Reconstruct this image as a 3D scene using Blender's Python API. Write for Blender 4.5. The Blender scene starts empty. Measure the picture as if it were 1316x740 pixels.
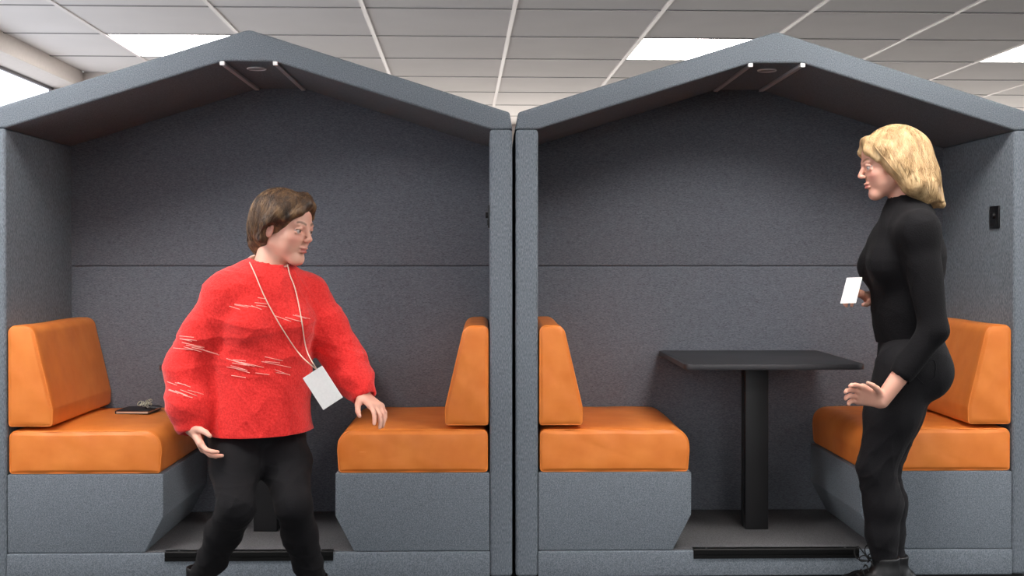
import bpy, bmesh, math, random
import numpy as np
from mathutils import Vector, Matrix, kdtree
C = bpy.context.scene.collection
R = math.radians
random.seed(7); np.random.seed(7)

# ------------------------------------------------------------------ camera
W_, H_, FPX = 1316, 740, 1550.0
HC = 1.149
YAW, PITCH = R(2.4), R(0.5)
fwd = np.array([math.sin(YAW)*math.cos(PITCH), math.cos(YAW)*math.cos(PITCH), -math.sin(PITCH)])
rgt = np.array([math.cos(YAW), -math.sin(YAW), 0.0])
upv = np.cross(rgt, fwd)
CX, CY = 658.0, 333.0 + FPX*math.tan(PITCH)
cam_d = bpy.data.cameras.new('camera'); cam = bpy.data.objects.new('camera', cam_d); C.objects.link(cam)
cam.matrix_world = Matrix(((rgt[0], upv[0], -fwd[0], 0), (rgt[1], upv[1], -fwd[1], 0), (rgt[2], upv[2], -fwd[2], HC), (0, 0, 0, 1)))
cam_d.sensor_width = 36; cam_d.lens = 36*FPX/W_
cam_d.shift_y = -(H_/2 - CY)/W_
cam_d.clip_start = 0.05
bpy.context.scene.camera = cam
CAMP = np.array([0, 0, HC])

def at(px, py, Z):
    """world point seen at a pixel, Z metres along the view axis"""
    return CAMP + fwd*Z + rgt*((px-CX)*Z/FPX) - upv*((py-CY)*Z/FPX)
def on_plane(px, py, z):
    v = fwd + rgt*((px-CX)/FPX) - upv*((py-CY)/FPX)
    return CAMP + v*((z-HC)/v[2])

# ------------------------------------------------------------------ materials
def lin(c):
    return tuple(((x/255)/12.92 if x/255 <= .04045 else ((x/255+.055)/1.055)**2.4) for x in c) + (1,)
def mat(name, rgb, rough=.6, **kw):
    m = bpy.data.materials.new(name); m.use_nodes = True
    nt = m.node_tree; b = nt.nodes['Principled BSDF']
    b.inputs['Base Color'].default_value = lin(rgb); b.inputs['Roughness'].default_value = rough
    for k, v in kw.items(): b.inputs[k].default_value = v
    return m, nt, b
def N(nt, t, **kw):
    n = nt.nodes.new(t)
    for k, v in kw.items():
        if k in n.inputs: n.inputs[k].default_value = v
        else: setattr(n, k, v)
    return n
def noise(nt, scale, detail=3, rough=.5, stretch=None):
    tc = N(nt, 'ShaderNodeTexCoord'); mp = N(nt, 'ShaderNodeMapping')
    if stretch: mp.inputs['Scale'].default_value = stretch
    nt.links.new(tc.outputs['Object'], mp.inputs['Vector'])
    n = N(nt, 'ShaderNodeTexNoise'); n.inputs['Scale'].default_value = scale
    n.inputs['Detail'].default_value = detail; n.inputs['Roughness'].default_value = rough
    nt.links.new(mp.outputs[0], n.inputs['Vector']); return n
def ramp(nt, src, c0, c1, p0=.3, p1=.7):
    r = N(nt, 'ShaderNodeValToRGB'); e = r.color_ramp.elements
    e[0].position = p0; e[1].position = p1; e[0].color = lin(c0); e[1].color = lin(c1)
    nt.links.new(src, r.inputs['Fac']); return r
def bump(nt, b, src, strength, dist=.002, prev=None):
    k = N(nt, 'ShaderNodeBump'); k.inputs['Strength'].default_value = strength; k.inputs['Distance'].default_value = dist
    nt.links.new(src, k.inputs['Height'])
    if prev: nt.links.new(prev.outputs[0], k.inputs['Normal'])
    nt.links.new(k.outputs[0], b.inputs['Normal']); return k

def fabric(name, c0, c1, stretch, sc=260):
    m, nt, b = mat(name, c0, .95)
    n = noise(nt, sc, 4, .65, stretch); r = ramp(nt, n.outputs['Fac'], c0, c1, .33, .67)
    nt.links.new(r.outputs[0], b.inputs['Base Color'])
    b.inputs['Sheen Weight'].default_value = .03; b.inputs['Specular IOR Level'].default_value = .15
    bump(nt, b, n.outputs['Fac'], .5, .0015); return m
FAB_C0, FAB_C1 = (86, 93, 100), (134, 142, 150)
M_fab_v = fabric('grey_wool_vertical', FAB_C0, FAB_C1, (1.6, 1, .35))
M_fab_h = fabric('grey_wool_horizontal', (80, 83, 91), (126, 130, 138), (.3, 1, 1.7), 420)
M_fab = fabric('grey_wool', FAB_C0, FAB_C1, (1, 1, 1), 300)
M_carpet = fabric('booth_carpet', (58, 58, 60), (116, 115, 117), (1, 1, 1), 420)

def leather():
    m, nt, b = mat('orange_leather', (226, 122, 40), .42)
    n = noise(nt, 9, 3); r = ramp(nt, n.outputs['Fac'], (222, 122, 48), (236, 139, 62), .3, .7)
    nt.links.new(r.outputs[0], b.inputs['Base Color'])
    v = N(nt, 'ShaderNodeTexVoronoi'); v.inputs['Scale'].default_value = 420
    tc = N(nt, 'ShaderNodeTexCoord'); nt.links.new(tc.outputs['Object'], v.inputs['Vector'])
    k = bump(nt, b, v.outputs['Distance'], .12, .001)
    n2 = noise(nt, 7, 2, .5, (1, 1, 1)); bump(nt, b, n2.outputs['Fac'], .35, .012, k)
    b.inputs['Specular IOR Level'].default_value = .4
    return m
M_leather = leather()
M_pipe, nt, b = mat('orange_piping', (236, 138, 58), .4)
n = noise(nt, 60, 2); bump(nt, b, n.outputs['Fac'], .1)

def plain(name, rgb, rough, amt=6, sc=120, bs=.1, **kw):
    m, nt, b = mat(name, rgb, rough, **kw)
    n = noise(nt, sc, 3)
    r = ramp(nt, n.outputs['Fac'], tuple(max(0, x-amt) for x in rgb), tuple(min(255, x+amt) for x in rgb))
    nt.links.new(r.outputs[0], b.inputs['Base Color']); bump(nt, b, n.outputs['Fac'], bs, .001); return m
M_table = plain('black_laminate', (50, 49, 52), .42, 3, 200, .08)
M_tedge = plain('black_table_edge', (34, 33, 35), .5, 2)
M_black = plain('black_powder_coat', (19, 18, 20), .45, 2, 300, .05)
M_plastic = plain('black_plastic', (12, 12, 13), .3, 1)
M_nose = plain('black_nosing_metal', (7, 7, 7), .5, 1, 120, .02, **{'Specular IOR Level': .2})
M_rubber = plain('black_rubber', (15, 15, 15), .7, 2)
M_alu = plain('brushed_aluminium', (150, 150, 152), .35, 8, 300, .1, Metallic=.7)
M_cap = plain('white_end_cap', (235, 235, 235), .4, 3)
M_lens = plain('grey_diffuser', (120, 118, 120), .4, 4)
M_bar = plain('frosted_light_bar', (195, 193, 196), .4, 3)
M_grille = plain('grey_grille', (165, 162, 166), .5, 6, 900, .3)
M_white = plain('white_paint', (225, 222, 218), .6, 3)
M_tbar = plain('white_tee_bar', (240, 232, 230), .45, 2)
M_wall = plain('white_wall_paint', (226, 222, 216), .8, 3, 40)
M_beige = plain('beige_bulkhead_paint', (214, 205, 198), .8, 3, 40)
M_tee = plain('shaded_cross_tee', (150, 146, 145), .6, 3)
M_frame = plain('grey_window_frame', (120, 118, 122), .5, 3)
M_floor = fabric('grey_office_carpet', (30, 30, 31), (52, 52, 53), (1, 1, 1), 350)
def tilemat():
    m, nt, b = mat('mineral_ceiling_tile', (205, 199, 196), .9)
    n = noise(nt, 3, 2); n2 = noise(nt, 400, 2)
    r = ramp(nt, n.outputs['Fac'], (230, 225, 223), (234, 229, 227))
    nt.links.new(r.outputs[0], b.inputs['Base Color']); bump(nt, b, n2.outputs['Fac'], .3, .001); return m
M_tile = tilemat()
def emit(name, rgb, s):
    m = bpy.data.materials.new(name); m.use_nodes = True; nt = m.node_tree
    nt.nodes.remove(nt.nodes['Principled BSDF']); e = N(nt, 'ShaderNodeEmission')
    e.inputs['Color'].default_value = lin(rgb); e.inputs['Strength'].default_value = s
    nt.links.new(e.outputs[0], nt.nodes['Material Output'].inputs['Surface']); return m
PANEL = 30.0
M_panel = emit('lit_led_diffuser', (255, 250, 246), PANEL)
M_back_fill = emit('added_back_fill_glow', (255, 248, 240), 5.5)
M_day = emit('daylit_blind', (240, 244, 252), 2.2)

# ------------------------------------------------------------------ mesh helpers
def link(name, me, m, parent=None, smooth=False, loc=None):
    o = bpy.data.objects.new(name, me); C.objects.link(o)
    if m is not None: me.materials.append(m)
    if smooth: me.polygons.foreach_set('use_smooth', [True]*len(me.polygons))
    if parent: o.parent = parent
    if loc is not None: o.location = loc
    return o
def from_bm(name, bm, m, parent=None, smooth=False, loc=None):
    bmesh.ops.recalc_face_normals(bm, faces=bm.faces)
    me = bpy.data.meshes.new(name); bm.to_mesh(me); bm.free()
    return link(name, me, m, parent, smooth, loc)
def box(bm, x0, x1, y0, y1, z0, z1):
    v = [bm.verts.new(p) for p in ((x0,y0,z0),(x1,y0,z0),(x1,y1,z0),(x0,y1,z0),(x0,y0,z1),(x1,y0,z1),(x1,y1,z1),(x0,y1,z1))]
    for f in ((0,3,2,1),(4,5,6,7),(0,1,5,4),(1,2,6,5),(2,3,7,6),(3,0,4,7)): bm.faces.new([v[i] for i in f])
def bev(bm, r, seg=3, ang=20):
    bmesh.ops.recalc_face_normals(bm, faces=bm.faces)
    es = [e for e in bm.edges if len(e.link_faces) == 2 and e.calc_face_angle(0) > R(ang)]
    bmesh.ops.bevel(bm, geom=es, offset=r, segments=seg, profile=.5, affect='EDGES', clamp_overlap=True)
def boxo(name, dims, m, parent=None, r=.003, loc=None, seg=3):
    bm = bmesh.new(); box(bm, *dims)
    if r: bev(bm, r, seg)
    o = from_bm(name, bm, m, parent, bool(r), loc)
    if r: smooth_angle(o)
    return o
def smooth_angle(o, a=35):
    me = o.data; bm = bmesh.new(); bm.from_mesh(me)
    for e in bm.edges: e.smooth = not (len(e.link_faces) == 2 and e.calc_face_angle(0) > R(a))
    for f in bm.faces: f.smooth = True
    bm.to_mesh(me); bm.free()
def prism(bm, prof, y0, y1):
    a = [bm.verts.new((x, y0, z)) for x, z in prof]; b_ = [bm.verts.new((x, y1, z)) for x, z in prof]
    bm.faces.new(a); bm.faces.new(b_[::-1]); n = len(prof)
    for i in range(n): bm.faces.new((a[i], b_[i], b_[(i+1) % n], a[(i+1) % n]))
def round_poly(pts, rads, seg=8):
    out = []; n = len(pts)
    for i in range(n):
        p = Vector(pts[i]); a = Vector(pts[i-1]); c = Vector(pts[(i+1) % n]); r = rads[i]
        if r <= 0: out.append(tuple(p)); continue
        u = (a-p).normalized(); v = (c-p).normalized(); th = u.angle(v); t = r/math.tan(th/2)
        ctr = p + (u+v).normalized()*(r/math.sin(th/2)); s = p+u*t-ctr; e = p+v*t-ctr
        a0 = math.atan2(s.y, s.x); da = math.atan2(s.x*e.y-s.y*e.x, s.dot(e))
        for k in range(seg+1):
            q = a0+da*k/seg; out.append((ctr.x+r*math.cos(q), ctr.y+r*math.sin(q)))
    return out
def resample(prof, d):
    out = []; n = len(prof)
    for i in range(n):
        a = Vector(prof[i]); c = Vector(prof[(i+1) % n]); L = (c-a).length; k = max(1, int(L/d))
        for j in range(k): out.append(tuple(a+(c-a)*j/k))
    return out
def tube(bm, pts, r, seg=8, closed=False):
    pts = [Vector(p) for p in pts]; n = len(pts); rings = []
    nrm = None
    for i in range(n):
        t = (pts[(i+1) % n]-pts[i-1]) if closed else (pts[min(i+1, n-1)]-pts[max(i-1, 0)])
        t.normalize()
        if nrm is None:
            nrm = t.cross(Vector((0, 0, 1)));
            if nrm.length < .1: nrm = t.cross(Vector((1, 0, 0)))
        nrm = (nrm - t*nrm.dot(t)).normalized(); bn = t.cross(nrm)
        rr = r[i] if isinstance(r, (list, tuple)) else r
        rings.append([bm.verts.new(pts[i]+(nrm*math.cos(a)+bn*math.sin(a))*rr) for a in [2*math.pi*k/seg for k in range(seg)]])
    for i in range(n if closed else n-1):
        a, c = rings[i], rings[(i+1) % n]
        for k in range(seg): bm.faces.new((a[k], a[(k+1) % seg], c[(k+1) % seg], c[k]))
    if not closed: bm.faces.new(rings[0][::-1]); bm.faces.new(rings[-1])
def cyl(bm, c, r, h, axis='z', seg=32):
    c = Vector(c); ax = {'x': Vector((1,0,0)), 'y': Vector((0,1,0)), 'z': Vector((0,0,1))}[axis]
    tube(bm, [c-ax*h/2, c+ax*h/2], r, seg)
def tag(o, label, cat, group=None):
    o['label'] = label; o['category'] = cat
    if group: o['group'] = group
    return o
def empty(name, loc, rz=0):
    o = bpy.data.objects.new(name, None); C.objects.link(o); o.location = loc; o.rotation_euler = (0, 0, rz)
    o.empty_display_size = .1; return o
def struct(o): o['kind'] = 'structure'; return o

# ------------------------------------------------------------------ room
HT = 1.2; ZC = HC+HT; T = .599*HT
gx0 = on_plane(663, 0, ZC)[0]; gy0 = on_plane(550, 46.3, ZC)[1]
XL = -2.02*HT
nx0 = math.floor((XL-gx0)/T); X0, X1 = gx0+nx0*T, gx0+9*T
Y0r, Y1r = gy0-17*T, gy0+6*T
LI = [-3, 1, 4]; LJ = [0, -5, -10, -15]
light_cells = {(i, j) for i in LI for j in LJ}
bm = bmesh.new()
for i in range(nx0, 9):
    for j in range(-17, 6):
        if (i, j) in light_cells: continue
        xa, xb = gx0+i*T, gx0+(i+1)*T; ya, yb = gy0+j*T, gy0+(j+1)*T
        xa = max(xa, XL)
        if xb - xa < .02: continue
        box(bm, xa+.006, xb-.006, ya+.0025, yb-.0025, ZC, ZC+.02)
box(bm, XL-.3, X1, Y0r, Y1r, ZC+.16, ZC+.2)
struct(from_bm('ceiling', bm, M_tile))
k = 1
for i in range(nx0+1, 9):
    bm = bmesh.new(); x = gx0+i*T
    box(bm, x-.0105, x+.0105, Y0r, Y1r, ZC-.006, ZC+.015)
    box(bm, x-.002, x+.002, Y0r, Y1r, ZC+.015, ZC+.05)
    struct(from_bm('trim_%d' % k, bm, M_tbar)); k += 1
# slim cross tees, the shade on their faces painted in as darker grey
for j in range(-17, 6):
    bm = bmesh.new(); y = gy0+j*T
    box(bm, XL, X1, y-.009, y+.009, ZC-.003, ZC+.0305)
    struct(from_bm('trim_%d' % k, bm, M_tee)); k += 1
names = {(-3, 0): 'lit square ceiling light above the left booth roof, at the left end of its row',
         (1, 0): 'lit square ceiling light above the left slope of the right booth roof',
         (4, 0): 'lit square ceiling light cut by the right edge of the photo'}
for (i, j) in sorted(light_cells):
    x, y = gx0+(i+.5)*T, gy0+(j+.5)*T
    e = empty('ceiling_light', (x, y, ZC)); h = T/2-.008
    tag(e, names.get((i, j), 'lit square ceiling light in the rows in front of the booths, out of the photo'), 'ceiling light', 'square ceiling lights')
    bm = bmesh.new()
    for s in (-1, 1):
        box(bm, -h, h, s*h-.012 if s > 0 else -h, h if s > 0 else -h+.012, -.002, .03)
        box(bm, (h-.012) if s > 0 else -h, h if s > 0 else -h+.012, -h+.012, h-.012, -.002, .03)
    from_bm('frame', bm, M_white, e)
    bm = bmesh.new(); box(bm, -h+.012, h-.012, -h+.012, h-.012, .004, .01); from_bm('diffuser', bm, M_panel, e)
struct(boxo('floor', (XL-.5, X1, Y0r, Y1r, -.05, 0), M_floor, None, 0))
# left wall: boxed-in bulkhead under the ceiling, bright window band below
XW = -1.114/1.2*2.556/1.114*HT*1.0
XW = XL - .15
zb = ZC - .103
bm = bmesh.new(); box(bm, XW-.14, XL, Y0r, 7.85, zb, ZC+.02); bev(bm, .004, 2)
struct(from_bm('trim_%d' % k, bm, M_beige)); k += 1
bm = bmesh.new(); box(bm, XW-.14, XL+.14, 7.85, Y1r, 0, ZC-.001)
struct(from_bm('wall_corner', bm, M_beige))
bm = bmesh.new(); box(bm, XW-.14, XW-.02, Y0r, 7.85, 0, .9); box(bm, XW-.14, XW-.02, Y0r, Y0r+.5, .9, zb)
struct(from_bm('wall_left', bm, M_wall))
struct(boxo('window_1', (XW-.06, XW-.05, Y0r+.5, 7.85, .9, zb-.001), M_day, None, 0))
wf = bmesh.new(); box(wf, XW-.05, XW-.035, Y0r+.5, 7.85, zb-.018, zb-.001); box(wf, XW-.05, XW-.035, Y0r+.5, 7.85, .9, .93)
for yy in (2.4, 5.1, 7.82): box(wf, XW-.05, XW-.035, yy-.02, yy+.02, .93, zb-.018)
wo = struct(from_bm('window_frame', wf, M_frame)); wo.parent = bpy.data.objects['window_1']
bm = bmesh.new(); box(bm, XL+.14, X1, Y1r-.06, Y1r, 0, .7); box(bm, XL+.14, X1, Y1r-.06, Y1r, 1.75, ZC-.001)
struct(from_bm('wall_back', bm, M_beige))
struct(boxo('added_light_band', (XL+.14, X1, Y1r-.04, Y1r-.03, .7, 1.75), M_back_fill, None, 0))  # unseen glowing band, added behind the booths to brighten the far ceiling

# ------------------------------------------------------------------ booths
ZF = 4.306
A = at(660.5, 760, ZF); A[2] = 0
HW, PT, DI = .934, .08, .68
IX = HW-PT; ZP, ZE, ZB = .108, 1.611, .387
def booth(name, label, corner_side, rz, group):
    c, s = math.cos(rz), math.sin(rz); lx = np.array([c, s, 0])
    org = A - lx*corner_side*(HW+.006)
    e = empty(name, org, rz); tag(e, label, 'seating booth', group)
    for sg in (-1, 1):
        d = (IX, HW) if sg > 0 else (-HW, -IX)
        boxo('side_panel', (d[0], d[1], 0, DI+.06, .015, ZE), M_fab_v, e, .012, seg=4)
    outer = [(-HW, ZE), (-HW+.009, 1.672), (0, 1.9625), (HW-.009, 1.672), (HW, ZE), (IX, ZE), (.093, 1.849), (-.093, 1.849), (-IX, ZE)]
    prof = round_poly(outer, [0, .014, .06, .014, 0, 0, 0, 0, 0], 8)
    bm = bmesh.new(); prism(bm, prof, 0, DI+.06)
    bmesh.ops.recalc_face_normals(bm, faces=bm.faces)
    es = [ed for ed in bm.edges if ed.calc_face_angle(0) > R(60) and abs(ed.verts[0].co.y-ed.verts[1].co.y) < .01]
    bmesh.ops.bevel(bm, geom=es, offset=.010, segments=4, profile=.5, affect='EDGES', clamp_overlap=True)
    roof = from_bm('roof', bm, M_fab, e, True); smooth_angle(roof, 30)
    # back panels, upper gabled one and lower one, with a padded seam between
    bm = bmesh.new(); prism(bm, [(-IX-.02, 1.12), (IX+.02, 1.12), (IX+.02, ZE+.008), (.093, 1.862), (-.093, 1.862), (-IX-.02, ZE+.008)], DI, DI+.055); bev(bm, .008, 3)
    smooth_angle(from_bm('back_panel', bm, M_fab_h, e))
    boxo('back_panel', (-IX-.02, IX+.02, DI, DI+.055, ZP, 1.12), M_fab_h, e, .008)
    # plinth
    bm = bmesh.new(); box(bm, -IX, IX, -.002, DI, .015, ZP-.0015); bev(bm, .005, 3)
    pl = from_bm('platform', bm, M_fab, e); smooth_angle(pl)
    boxo('floor_carpet', (-.385, .385, .012, DI-.001, ZP-.0015, ZP+.003), M_carpet, e, .001)
    # black nosing strip
    bm = bmesh.new()
    prism_prof = [(-.0075, .079), (-.0075, .0905), (-.0045, .0915), (-.0045, .0945), (-.0075, .0955), (-.0075, .1095), (-.004, .1135), (.02, .1135), (.02, .1075), (-.0025, .1075), (-.0025, .079)]
    L = .2975
    a = [bm.verts.new((-L, y, z)) for y, z in prism_prof]; b_ = [bm.verts.new((L, y, z)) for y, z in prism_prof]
    bm.faces.new(a); bm.faces.new(b_[::-1])
    for i in range(len(a)): bm.faces.new((a[i], b_[i], b_[(i+1) % len(a)], a[(i+1) % len(a)]))
    st = from_bm('nosing_strip', bm, M_nose, e); st['label'] = 'black edge strip'
    for x in (-.25, .25):
        bm = bmesh.new(); cyl(bm, (x, .006, .1137), .004, .001, 'z', 12); from_bm('screw', bm, M_alu, st)
    boxo('plinth', (-HW+.03, HW-.03, .03, DI, 0.001, .0155), M_rubber, e, 0)
    # feet
    for sx in (-1, 1):
        for y in (.06, DI):
            bm = bmesh.new(); cyl(bm, (sx*(HW-.05), y, .008), .025, .016, 'z', 20); from_bm('foot', bm, M_rubber, e)
    # bench bases
    for sg in (-1, 1):
        xi = IX-.55
        pr = [(IX-.001, ZP), (IX-.001, ZB), (xi, ZB), (xi, .235), (xi+.066, ZP)]
        pr = [(sg*x, z) for x, z in pr]
        bm = bmesh.new(); prism(bm, pr, .004, DI-.001); bev(bm, .005, 3, 12)
        smooth_angle(from_bm('bench_base', bm, M_fab, e), 25)
    # light bars under the ridge
    for sg in (-1, 1):
        x = sg*.094
        bm = bmesh.new(); box(bm, x-.009, x+.009, .016, DI-.01, 1.839, 1.8495); bev(bm, .002, 2)
        lb = from_bm('light_bar', bm, M_bar, e); lb['label'] = 'slim grey light bar under the ridge'
        bm = bmesh.new(); box(bm, x-.0085, x+.0085, .004, .016, 1.836, 1.8505); bev(bm, .0015, 2)
        from_bm('end_cap', bm, M_cap, lb)
    bm = bmesh.new(); tube(bm, [(.033*math.cos(a), .155+.033*math.sin(a), 1.847) for a in [k*math.pi/20 for k in range(40)]], .003, 8, True)
    vr = from_bm('vent_ring', bm, M_cap, e, True)
    bm = bmesh.new(); cyl(bm, (0, .155, 1.848), .032, .003, 'z', 32); from_bm('grille', bm, M_grille, vr)
    # socket plate on the inner face of the right side panel
    zc = 1.305
    bm = bmesh.new(); box(bm, IX-.006, IX+.001, .115, .20, zc-.042, zc+.042); bev(bm, .003, 3)
    so = from_bm('power_socket', bm, M_plastic, e); smooth_angle(so)
    bm = bmesh.new(); cyl(bm, (IX-.010, .155, zc+.006), .011, .010, 'x', 24); from_bm('knob', bm, M_black, so, False)
    bm = bmesh.new(); box(bm, IX-.0085, IX-.005, .135, .182, zc-.032, zc-.012); from_bm('usb_slot', bm, M_black, so)
    return e
booth_L = booth('seating_booth', 'grey fabric house-shaped booth on the left, where the person in the red sweater passes', 1, R(-1.1), 'house-shaped fabric booths')
booth_R = booth('seating_booth', 'grey fabric house-shaped booth on the right, beside the person dressed in black', -1, R(-1.3), 'house-shaped fabric booths')

def wpos(bo, x, y, z):
    rz = bo.rotation_euler.z; c, s = math.cos(rz), math.sin(rz)
    return (bo.location.x + c*x - s*y, bo.location.y + s*x + c*y, z)

# upholstered cushion: rounded profile run front to back, domed ends, piping on the end seams
def cushion(name, prof, D, crown, sg, label, cat, loc, rz, group, er=.014, wr=None):
    prof = resample(prof, .012)
    P = np.array(prof); n = len(P); cen = P.mean(0)
    tn = np.roll(P, -1, 0)-np.roll(P, 1, 0); nn = np.stack([tn[:, 1], -tn[:, 0]], 1); nn /= np.linalg.norm(nn, axis=1)[:, None]
    if ((P-cen)*nn).sum() < 0: nn = -nn
    lay = []
    for s_ in np.linspace(0, 1, 5)[:0:-1]: pass
    for q in (0, 30, 60, 90): lay.append((er*(1-math.cos(R(90-q))) if False else er*(1-math.sin(R(q))), er*(1-math.cos(R(q)))))
    ys = [(er*(1-math.cos(R(q))), er*(1-math.sin(R(q)))) for q in (0, 30, 60, 90)]   # y from the end, inset
    ring = [(y, ins) for y, ins in ys] + [(y, 0) for y in np.linspace(er, D-er, 22)[1:-1]] + [(D-y, ins) for y, ins in ys[::-1]]
    top = P[:, 1].max(); bm = bmesh.new(); rings = []
    def ptz(x, z, y):
        fy = math.sin(math.pi*min(max(y/D, 0), 1))**.5; lx_ = (x-P[:, 0].min())/(np.ptp(P[:, 0])); fx = math.sin(math.pi*min(max(lx_, 0), 1))**.6
        return z + (crown*fy*fx*max(0, (z/top-.5)*2) if crown else 0)
    for y, ins in ring:
        rings.append([bm.verts.new((sg*(p[0]-m_[0]*ins), y, ptz(p[0]-m_[0]*ins, p[1]-m_[1]*ins, y))) for p, m_ in zip(P, nn)])
    for a, b2 in zip(rings, rings[1:]):
        for i in range(n): bm.faces.new((a[i], a[(i+1) % n], b2[(i+1) % n], b2[i]))
    for end, y0, dirn in ((rings[0], 0, -1), (rings[-1], D, 1)):
        prev = end; Q = P-nn*er
        for s_ in (.97, .92, .85, .75, .6, .4, .2):
            cur = []
            for q in Q:
                xx, zz = cen[0]+(q[0]-cen[0])*s_, cen[1]+(q[1]-cen[1])*s_
                uu = (xx-P[:, 0].min())/np.ptp(P[:, 0]); vv = (zz-P[:, 1].min())/np.ptp(P[:, 1])
                cur.append(bm.verts.new((sg*xx, y0+dirn*.005*(1-abs(2*uu-1)**4)*(1-abs(2*vv-1)**4), ptz(xx, zz, y0))))
            for i in range(n): bm.faces.new((prev[i], prev[(i+1) % n], cur[(i+1) % n], cur[i]))
            prev = cur
        bm.faces.new(prev)
    if wr:
        for v in bm.verts:
            x, y, z = v.co; v.co.y += .0018*math.sin(40*x+30*z+wr)*math.sin(23*z+9*x); v.co.z += .0012*math.sin(22*x+wr)*math.sin(13*y+wr)*(1 if z > top*.5 else 0)
    o = from_bm(name, bm, M_leather, None, True, loc); o.rotation_euler = (0, 0, rz)
    tag(o, label, cat, group)
    for y, dd in ((er*.30, -1), (D-er*.30, 1)):
        Q = P-nn*er*.25; bm = bmesh.new()
        tube(bm, [(sg*q[0], y, ptz(q[0], q[1], y)) for q in Q], .0017, 6, True)
        from_bm('piping', bm, M_pipe, o, True)
    return o
def seat_prof():      # x runs from the wall (0) to the aisle (negative)
    w = .535; h = .152
    return round_poly([(0, 0), (0, h), (-w, h), (-w-.004, h*.5), (-w+.002, 0)], [.014, .022, .058, .05, .014], 8)
def back_prof():
    return round_poly([(0, 0), (0, .358), (-.088, .358), (-.158, .06), (-.156, 0)], [.012, .024, .038, .05, .014], 8)
for bo, nm, wh in ((booth_L, 'left', 0), (booth_R, 'right', 1)):
    rz = bo.rotation_euler.z
    for sg in (-1, 1):
        who = {('left', -1): ('in the left booth under the small notebook', 'standing at the left end of the left booth'),
               ('left', 1): ('in the left booth at the fingertips of the person in red', 'at the right end of the left booth'),
               ('right', -1): ('left of the bare table in the right booth', 'left of the bare table in the right booth'),
               ('right', 1): ('partly behind the legs of the person in black', 'behind the hips of the person in black')}[(nm, sg)]
        cushion('seat_cushion', seat_prof(), DI-.012, .012, sg, 'orange leather seat cushion ' + who[0], 'seat cushion',
                wpos(bo, sg*(IX-.006), .006, ZB+.0005), rz, 'orange leather seat cushions', .011, 1.3+wh*2+sg)
        cushion('backrest_cushion', back_prof(), DI-.012, 0, sg, 'orange leather backrest cushion ' + who[1], 'backrest cushion',
                wpos(bo, sg*(IX-.004), .006, ZB+.168), rz, 'orange leather backrest cushions', .010, 2.3+wh*2+sg)

# tables
def table(bo, label):
    e = empty('booth_table', wpos(bo, 0, 0, ZP+.003), bo.rotation_euler.z); tag(e, label, 'table', 'black booth tables')
    hw, zt = .327, .772-ZP-.003
    pr = round_poly([(-hw, .004), (hw, .004), (hw, .672), (-hw, .672)], [.04, .04, .012, .012], 8)
    def slab(z0, z1, ins, name, m, r):
        bm = bmesh.new(); cx_, cy_ = 0, .338
        p2 = [(x*(1-ins/hw), cy_+(y-cy_)*(1-ins/.334)) for x, y in pr]
        a = [bm.verts.new((x, y, z0)) for x, y in p2]; b2 = [bm.verts.new((x, y, z1)) for x, y in p2]
        bm.faces.new(a[::-1]); bm.faces.new(b2); n = len(a)
        for i in range(n): bm.faces.new((a[i], a[(i+1) % n], b2[(i+1) % n], b2[i]))
        if r: bev(bm, r, 2, 45)
        o = from_bm(name, bm, m, e, True); smooth_angle(o); return o
    tp = slab(zt-.020, zt, 0, 'tabletop', M_table, .0015)
    bm = bmesh.new()
    box(bm, -.045, .045, .312, .392, 0, zt-.030); bev(bm, .004, 3)
    smooth_angle(from_bm('column', bm, M_black, e))
    for x in (-.0462, .0462):
        bm = bmesh.new(); box(bm, x-.0012, x+.0012, .345, .359, .004, zt-.034); from_bm('groove_trim', bm, M_rubber, e)
    boxo('mounting_plate', (-.12, .12, .26, .44, zt-.030, zt-.020), M_black, e, .003)
    return e
table(booth_L, 'black square table on a single column, mostly hidden behind the person in red')
table(booth_R, 'bare black square table on a single column in the right booth')

# notebook and key bunch on the left bench
M_cover = plain('black_notebook_cover', (26, 20, 24), .45, 3)
M_page = plain('cream_page_edges', (222, 190, 165), .7, 6, 400, .3)
SZ = ZB+.1655
nb = empty('notebook', wpos(booth_L, -.520, .46, SZ), booth_L.rotation_euler.z+R(-3))
tag(nb, 'small closed black notebook with pale page edges lying on the orange seat', 'notebook')
bm = bmesh.new(); box(bm, -.062, .062, -.075, .075, .002, .0095); from_bm('pages', bm, M_page, nb)
bm = bmesh.new(); box(bm, -.066, .066, -.0775, .0775, .0095, .0115); box(bm, -.066, .066, -.0775, .0775, 0, .002); box(bm, -.066, -.063, -.0775, .0775, .002, .0095)
from_bm('cover', bm, M_cover, nb)
M_chain = plain('pale_metal_chain', (196, 196, 176), .35, 12, 300, .2, Metallic=.4)
kb = empty('key_bunch', wpos(booth_L, -.500, .46, SZ+.0120), booth_L.rotation_euler.z)
tag(kb, 'tangle of pale chain and black keys lying on the small notebook', 'keys')
bm = bmesh.new(); rnd = random.Random(3)
for i in range(9):
    c = Vector((rnd.uniform(-.022, .022), rnd.uniform(-.02, .02), .007+rnd.uniform(0, .02))); ax = Vector((rnd.uniform(-1, 1), rnd.uniform(-1, 1), rnd.uniform(-1, 1))).normalized()
    u = ax.orthogonal().normalized(); v = ax.cross(u); rr = rnd.uniform(.008, .013)
    c.z = max(c.z, rr*.75+.002)
    tube(bm, [c+(u*math.cos(a)+v*math.sin(a)*.75)*rr for a in [k*math.pi/10 for k in range(20)]], .0018, 6, True)
from_bm('chain', bm, M_chain, kb, True)
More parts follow.
